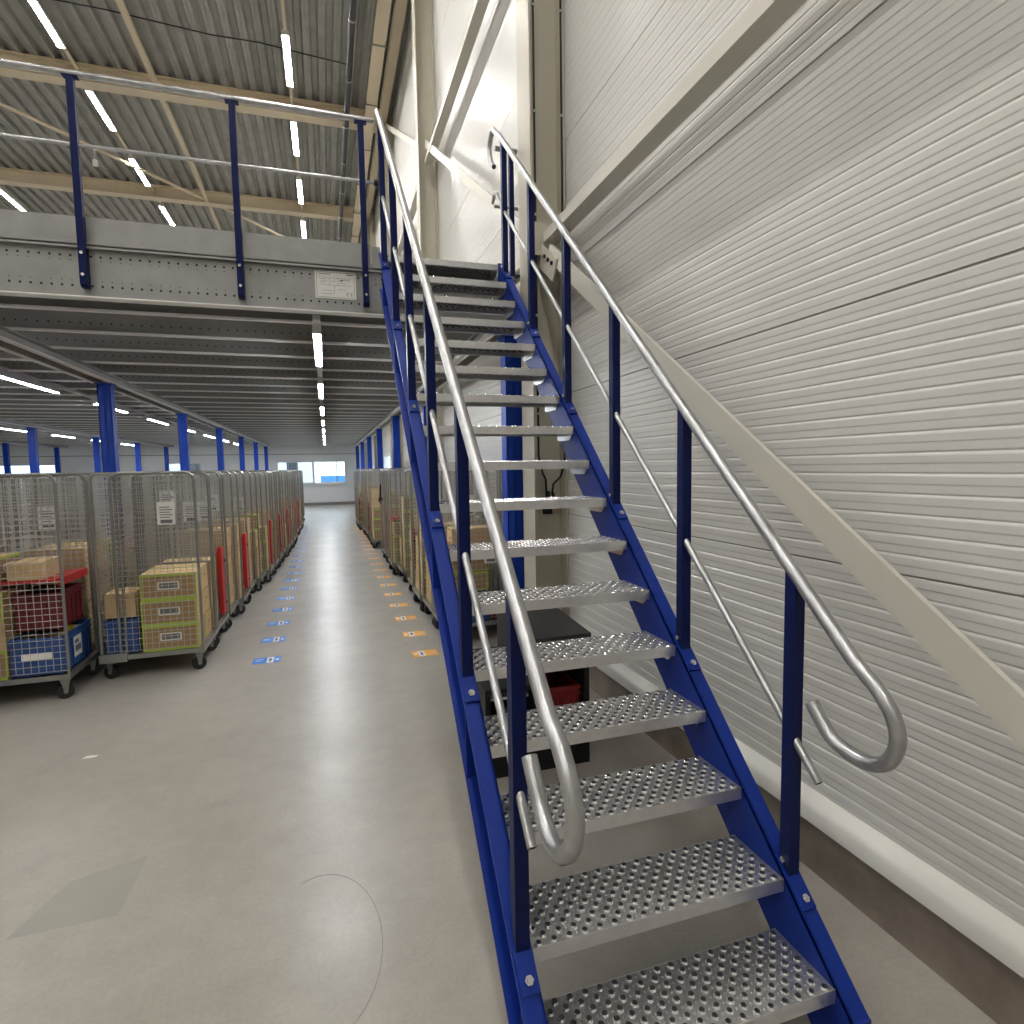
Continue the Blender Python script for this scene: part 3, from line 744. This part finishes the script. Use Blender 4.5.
crate((-1.745, 6.68, BZ0), (.24, .46, .30), CRATEB, 'dark blue crate at the rear of the second container of the left aisle row')

# second row on the left (seen through the first), with a gap for the platform columns
def row_ys(y0, n, cols, pitch=.695):
    ys_, y = [], y0
    for i in range(n):
        for c in cols:
            if abs(y - c) < HY + .12: y = c + HY + .13
        ys_.append(y); y += pitch
    return ys_
XB_C = -2.40
for i, y in enumerate(row_ys(5.65, 12, COLY)):
    nm = '%s container of second left row' % ORD[i]
    container(XB_C - (.02 if i else -.02), y, 0, 'wire mesh roll container, %s from the near end of the second left row' % ORD[i], 'roll containers in the second left row', down={0: .93, 3: .93, 6: .93}.get(i), card={0: None, 1: [(.1, 1.4)]}.get(i))
    if i == 0: continue
    if i < 7:
        for s in (-1, 1):
            stack(XB_C + .10, y + s * .148 - .008, 1, 4 if (i + (s > 0)) % 3 else 3, R.random() < .4, nm, 'near' if s < 0 else 'far', 'boxes in the second left row') if i not in (3, 6) else stack(XB_C + .10, y + s * .148 - .008, 1, 3, False, nm, 'near' if s < 0 else 'far', 'boxes in the second left row')
# contents of the nearest container on the left
y = 5.65
crate((-2.195, y - .03, BZ0), (.34, .56, .30), CRATEB, 'blue crate with papers and yellow foil in the leftmost near container', card=True)
fl = MB(); fl.box(-.155, .155, -.26, .26, 0, .255, KRAFT); tag(fl.build('carton_lid', loc=(-2.195, y - .03, BZ0 + .015)), 'pale open carton lying inside the blue crate', 'carton')
fo = MB(); fo.prism([(-.05, 0), (.07, .01), (.02, .04), (.0, .10), (-.03, .05)], 'y', -.004, .004, YEL); fo.prism([(-.03, 0), (.05, .0), (.06, .05)], 'x', .0, .006, YEL)
tag(fo.build('yellow_foil', loc=(-2.10, y + .02, BZ0 + .273)), 'crumpled yellow foil on the carton in the blue crate', 'foil')
for k in range(3): cbox((-2.58, y - .17, BZ0 + k * (BZ + .002)), 0, k != 1, '%s box of the near stack beside the blue crate, leftmost near container' % LV[k], 'boxes in the leftmost near container', (.86, .98, 1))
for k in range(3): cbox((-2.58, y + .13, BZ0 + k * (BZ + .002)), 0, k == 1, '%s box of the far stack beside the blue crate, leftmost near container' % LV[k], 'boxes in the leftmost near container', (.86, .98, 1))
crate((-2.215, y + .02, BZ0 + .33), (.30, .44, .30), DRED, 'maroon slatted crate above the blue crate in the leftmost near container')
for k, (dx, l) in enumerate(((-.20, 'left'), (.12, 'right'))):
    cbox((-2.38 + dx * 1.0, y - .05, .955 + .0), PI / 2, k == 0, 'box on the red shelf of the leftmost near container, %s one' % ('wider' if k == 0 else 'slimmer'), 'boxes in the leftmost near container', (.9, .95 if k == 0 else .8, .8 if k == 0 else .6))
# third and fourth rows
for r, (xc, n, nmr) in enumerate(((-3.27, 9, 'third'), (-4.14, 8, 'fourth'))):
    for i, y in enumerate(row_ys(5.4 + .1 * r, n, [])):
        container(xc, y, 0, 'wire mesh roll container, %s from the near end of the %s left row' % (ORD[i], nmr), 'roll containers in the %s left row' % nmr, down=.9 if i % 3 == 1 else None)
        if i < 5:
            nm = '%s container of %s left row' % (ORD[i], nmr)
            for s in (-1, 1): stack(xc + .10, y + s * .148 - .008, 1, 3 if i % 3 == 1 or s > 0 else 4, R.random() < .4, nm, 'near' if s < 0 else 'far', 'boxes in the %s left row' % nmr)
# right row
XR_C = 1.46
ysr = row_ys(5.98, 20, COLY)
for i, y in enumerate(ysr):
    if y > 20.3: break
    jx = (-.0 if i < 2 else R.choice((-.03, 0, .03))) + drR(y)
    if i in (5, 9): jx = -.08 + drR(y)
    nm = '%s container of right row' % ORD[i]
    container(XR_C + jx, y, PI, 'wire mesh roll container, %s from the near end of the right row' % ORD[i], 'roll containers in the right row', up={3: 1, 7: 1, 11: 1, 14: 1}.get(i), down=.93 if i in (0, 5) else None, card=[(-.1, .9), (.12, 1.4)] if i == 0 else None)
    if i == 7:
        hm = MB(); hm.tube([(HX + .01, -.16, 1.10), (HX + .03, -.05, 1.22), (HX + .04, .20, 1.47)], .016, BLACK, 8); hm.tube([(HX + .03, -.10, 1.16), (HX + .03, .02, 1.20)], .04, BLACK, 8)
        extra[-1][0]['has_handle'] = 1; hh = hm.build('pull_handle', extra[-1][0]); hh['label'] = 'black pull handle'; del extra[-1][0]['has_handle']
    for s in (-1, 1):
        n = 3 if i in (0, 5) else R.choice((3, 4, 4, 5, 2))
        if i in (3, 7, 11, 14) and s < 0: continue
        if i == 0 and s < 0: continue
        stack(XR_C + jx - .13, y + s * .148 + (.01 if s < 0 else .008), -1, n, R.random() < .4, nm, 'near' if s < 0 else 'far', 'boxes in the right row')
crate((1.33, 5.80, BZ0), (.40, .24, .30), CRATEB, 'blue crate low in the first container of the right row', card=False)
crate((1.70, 5.83, BZ0), (.28, .28, .22), DRED, 'maroon crate low in the first container of the right row beside the blue crate')
for k in range(2): cbox((1.34 + .01 * k, 5.82, BZ0 + .32 + k * .2), PI, True, 'lime-edged box above the blue crate in first right container, %s' % ('upper one' if k else 'lower one'), 'boxes in the right row', (.9, .9, .85))
cbox((1.40, 5.84, .955), PI, False, 'plain box on the red shelf of the first right container', 'boxes in the right row', (1, .9, .9))
finish_extras()
# ------------------------------------------------------------------ black cabinet under the stairs
cb = thing('tool_cabinet', 'black open-fronted cabinet on the floor behind the lower treads', 'cabinet', (1.11, 3.1, 0))
def cbp(name, mb): o = mb.build(name, cb); o.location = (-1.11, -3.1, 0); return o
CX0, CX1, CY0, CY1, CZ = .80, 1.44, 3.08, 3.85, .76
mb = MB(); mb.box(CX0, CX0 + .03, CY0, CY1, 0, .52, BLACK); mb.box(CX0 + .29, CX0 + .31, CY0, CY1 - .02, .16, CZ, BLACK); mb.box(CX0 + .03, CX0 + .29, CY0, CY1 - .02, .49, .52, BLACK); mb.box(CX1 - .03, CX1, CY0, CY1, 0, CZ, BLACK); mb.box(CX0 + .31, CX1 - .03, CY1 - .02, CY1, 0, CZ, BLACK); mb.box(CX0 + .03, CX0 + .31, CY1 - .02, CY1, 0, .52, BLACK); mb.box(CX0 + .03, CX1 - .03, CY0, CY1 - .02, 0, .16, BLACK)
cbp('body', mb)
GB = mat('dark_grey_lid', (.035, .034, .033), .45, 0, .1, 6)
mb = MB(); mb.prism([(CY0 - .01, CZ), (CY1 + .01, CZ), (CY1 + .01, CZ + .075), (CY0 - .01, CZ + .03)], 'x', CX0 + .30, CX1 + .01, GB); mb.prism([(CY0 - .012, CZ), (CY1, CZ), (CY1, CZ + .08), (CY0 - .012, CZ + .034)], 'x', CX0 + .27, CX0 + .30, BLACK); cbp('lid', mb)
crate((1.30, 3.33, .162), (.19, .40, .30), mat('dark_red_plastic', (.22, .010, .014), .4), 'red crate inside the black cabinet, right half', 'plastic_crate')
mb = MB(); mb.tube([(.965, 3.14 + .022 * i, .285) for i in range(5)], .10, RUBBER, 20); mb.tube([(.965, 3.12, .285), (.965, 3.24, .285)], .04, RED, 16)
tag(mb.build('cable_reel', smooth=True), 'black cable reel with red hub inside the black cabinet', 'reel')
mb = MB(); mb.box(.84, 1.07, 3.12, 3.42, .44, .455, PAPER); mb.box(.84, 1.07, 3.42, 3.43, .162, .455, BLACK); mb.box(.84, .85, 3.30, 3.42, .162, .44, BLACK)
tag(mb.build('document_board'), 'pale board on a black stand in the left of the cabinet', 'board')
mb = MB(); mb.tube([(1.145, 3.12, .62), (1.16, 3.15, .52), (1.15, 3.2, .40), (1.165, 3.2, .20), (1.17, 3.25, .175)], .012, RED, 8)
tag(mb.build('red_hose'), 'red hose hanging inside the black cabinet', 'hose')

# ------------------------------------------------------------------ cables and sockets on the first column
mb = MB(); mb.tube([(1.70, 4.60, 9.5), (1.70, 4.60, 1.86), (1.74, 4.62, 1.72), (1.80, 4.70, 1.66), (1.815, 4.73, 1.56)], .009, BLACK, 8)
for z in (2.2, 3, 3.8, 4.6, 5.4, 6.2): mb.box(1.688, 1.712, 4.59, 4.612, z, z + .02, GALV)
tag(mb.build('power_cable'), 'black cable clipped down the left edge of the cream column', 'cable')
mb = MB(); mb.tube([(1.935, 4.60, 9.5), (1.935, 4.60, 1.80), (1.92, 4.66, 1.68), (1.87, 4.70, 1.62), (1.865, 4.73, 1.52)], .009, BLACK, 8)
for z in (2.2, 3, 3.8, 4.6, 5.4, 6.2): mb.box(1.923, 1.947, 4.59, 4.612, z, z + .02, GALV)
tag(mb.build('power_cable'), 'black cable clipped down the wall side of the cream column', 'cable')
mb = MB(); mb.box(1.785, 1.85, 4.68, 4.743, 1.36, 1.50, BLACK); mb.cyl((1.817, 4.70, 1.50), (1.817, 4.70, 1.56), .022, BLACK); tag(mb.build('socket_box'), 'black socket box on the cream column behind the treads', 'socket')
mb = MB(); mb.box(1.862, 1.93, 4.69, 4.743, 1.40, 1.48, RED); mb.cyl((1.895, 4.71, 1.48), (1.87, 4.73, 1.54), .015, BLACK); tag(mb.build('socket_box'), 'red socket box beside the black one on the cream column', 'socket')

# ------------------------------------------------------------------ outside the windows
OUTG = mat('yard_paving', (.35, .35, .34), .8, 0, .1, 1)
mb = MB(); mb.box(-40, 30, YF + .3, 90, -.4, -.2, OUTG); mb.box(XW + .3, 30, 0, YF + .3, -.4, -.2, OUTG); struct('ground', mb, 'paved yard outside the windows', 'ground')
BW = mat('pale_building', (.62, .64, .66), .7, 0, .05, .5); 
mb = MB(); mb.box(-14, -1.2, 60, 70, -.2, 7, BW)
for i in range(5): mb.box(-12 + i * 2.1, -11 + i * 2.1, 59.95, 60, 1.4, 2.6, GB)
struct('building', mb, 'pale building outside beyond the end window', 'building')
mb = MB(); mb.box(-.45, 2.6, 48, 50, -.1, 1.30, mat('blue_tarp', (.05, .22, .5), .6)); mb.box(-.4, 2.5, 48.1, 49.9, -.2, -.1, BLACK)
tag(mb.build('blue_container'), 'low blue container outside the end window', 'container')
mb = MB(); mb.tube([(.75, 44, -.2), (.68, 44, 4)], .035, PIPE); tag(mb.build('yard_pole'), 'thin dark pole outside the end window', 'pole')

# ------------------------------------------------------------------ world and view
w = bpy.data.worlds.new('world'); bpy.context.scene.world = w; w.use_nodes = True
bg = w.node_tree.nodes['Background']; bg.inputs[0].default_value = (.70, .86, 1, 1); bg.inputs[1].default_value = 5.5
sc = bpy.context.scene
sc.view_settings.view_transform = 'Standard'; sc.view_settings.look = 'None'; sc.view_settings.gamma = 1; sc.view_settings.exposure = -.36
sc.cycles.use_denoising = True
sc.cycles.max_bounces = 8; sc.cycles.diffuse_bounces = 5; sc.cycles.glossy_bounces = 4; sc.cycles.transparent_max_bounces = 12
sc.cycles.sample_clamp_indirect = 8
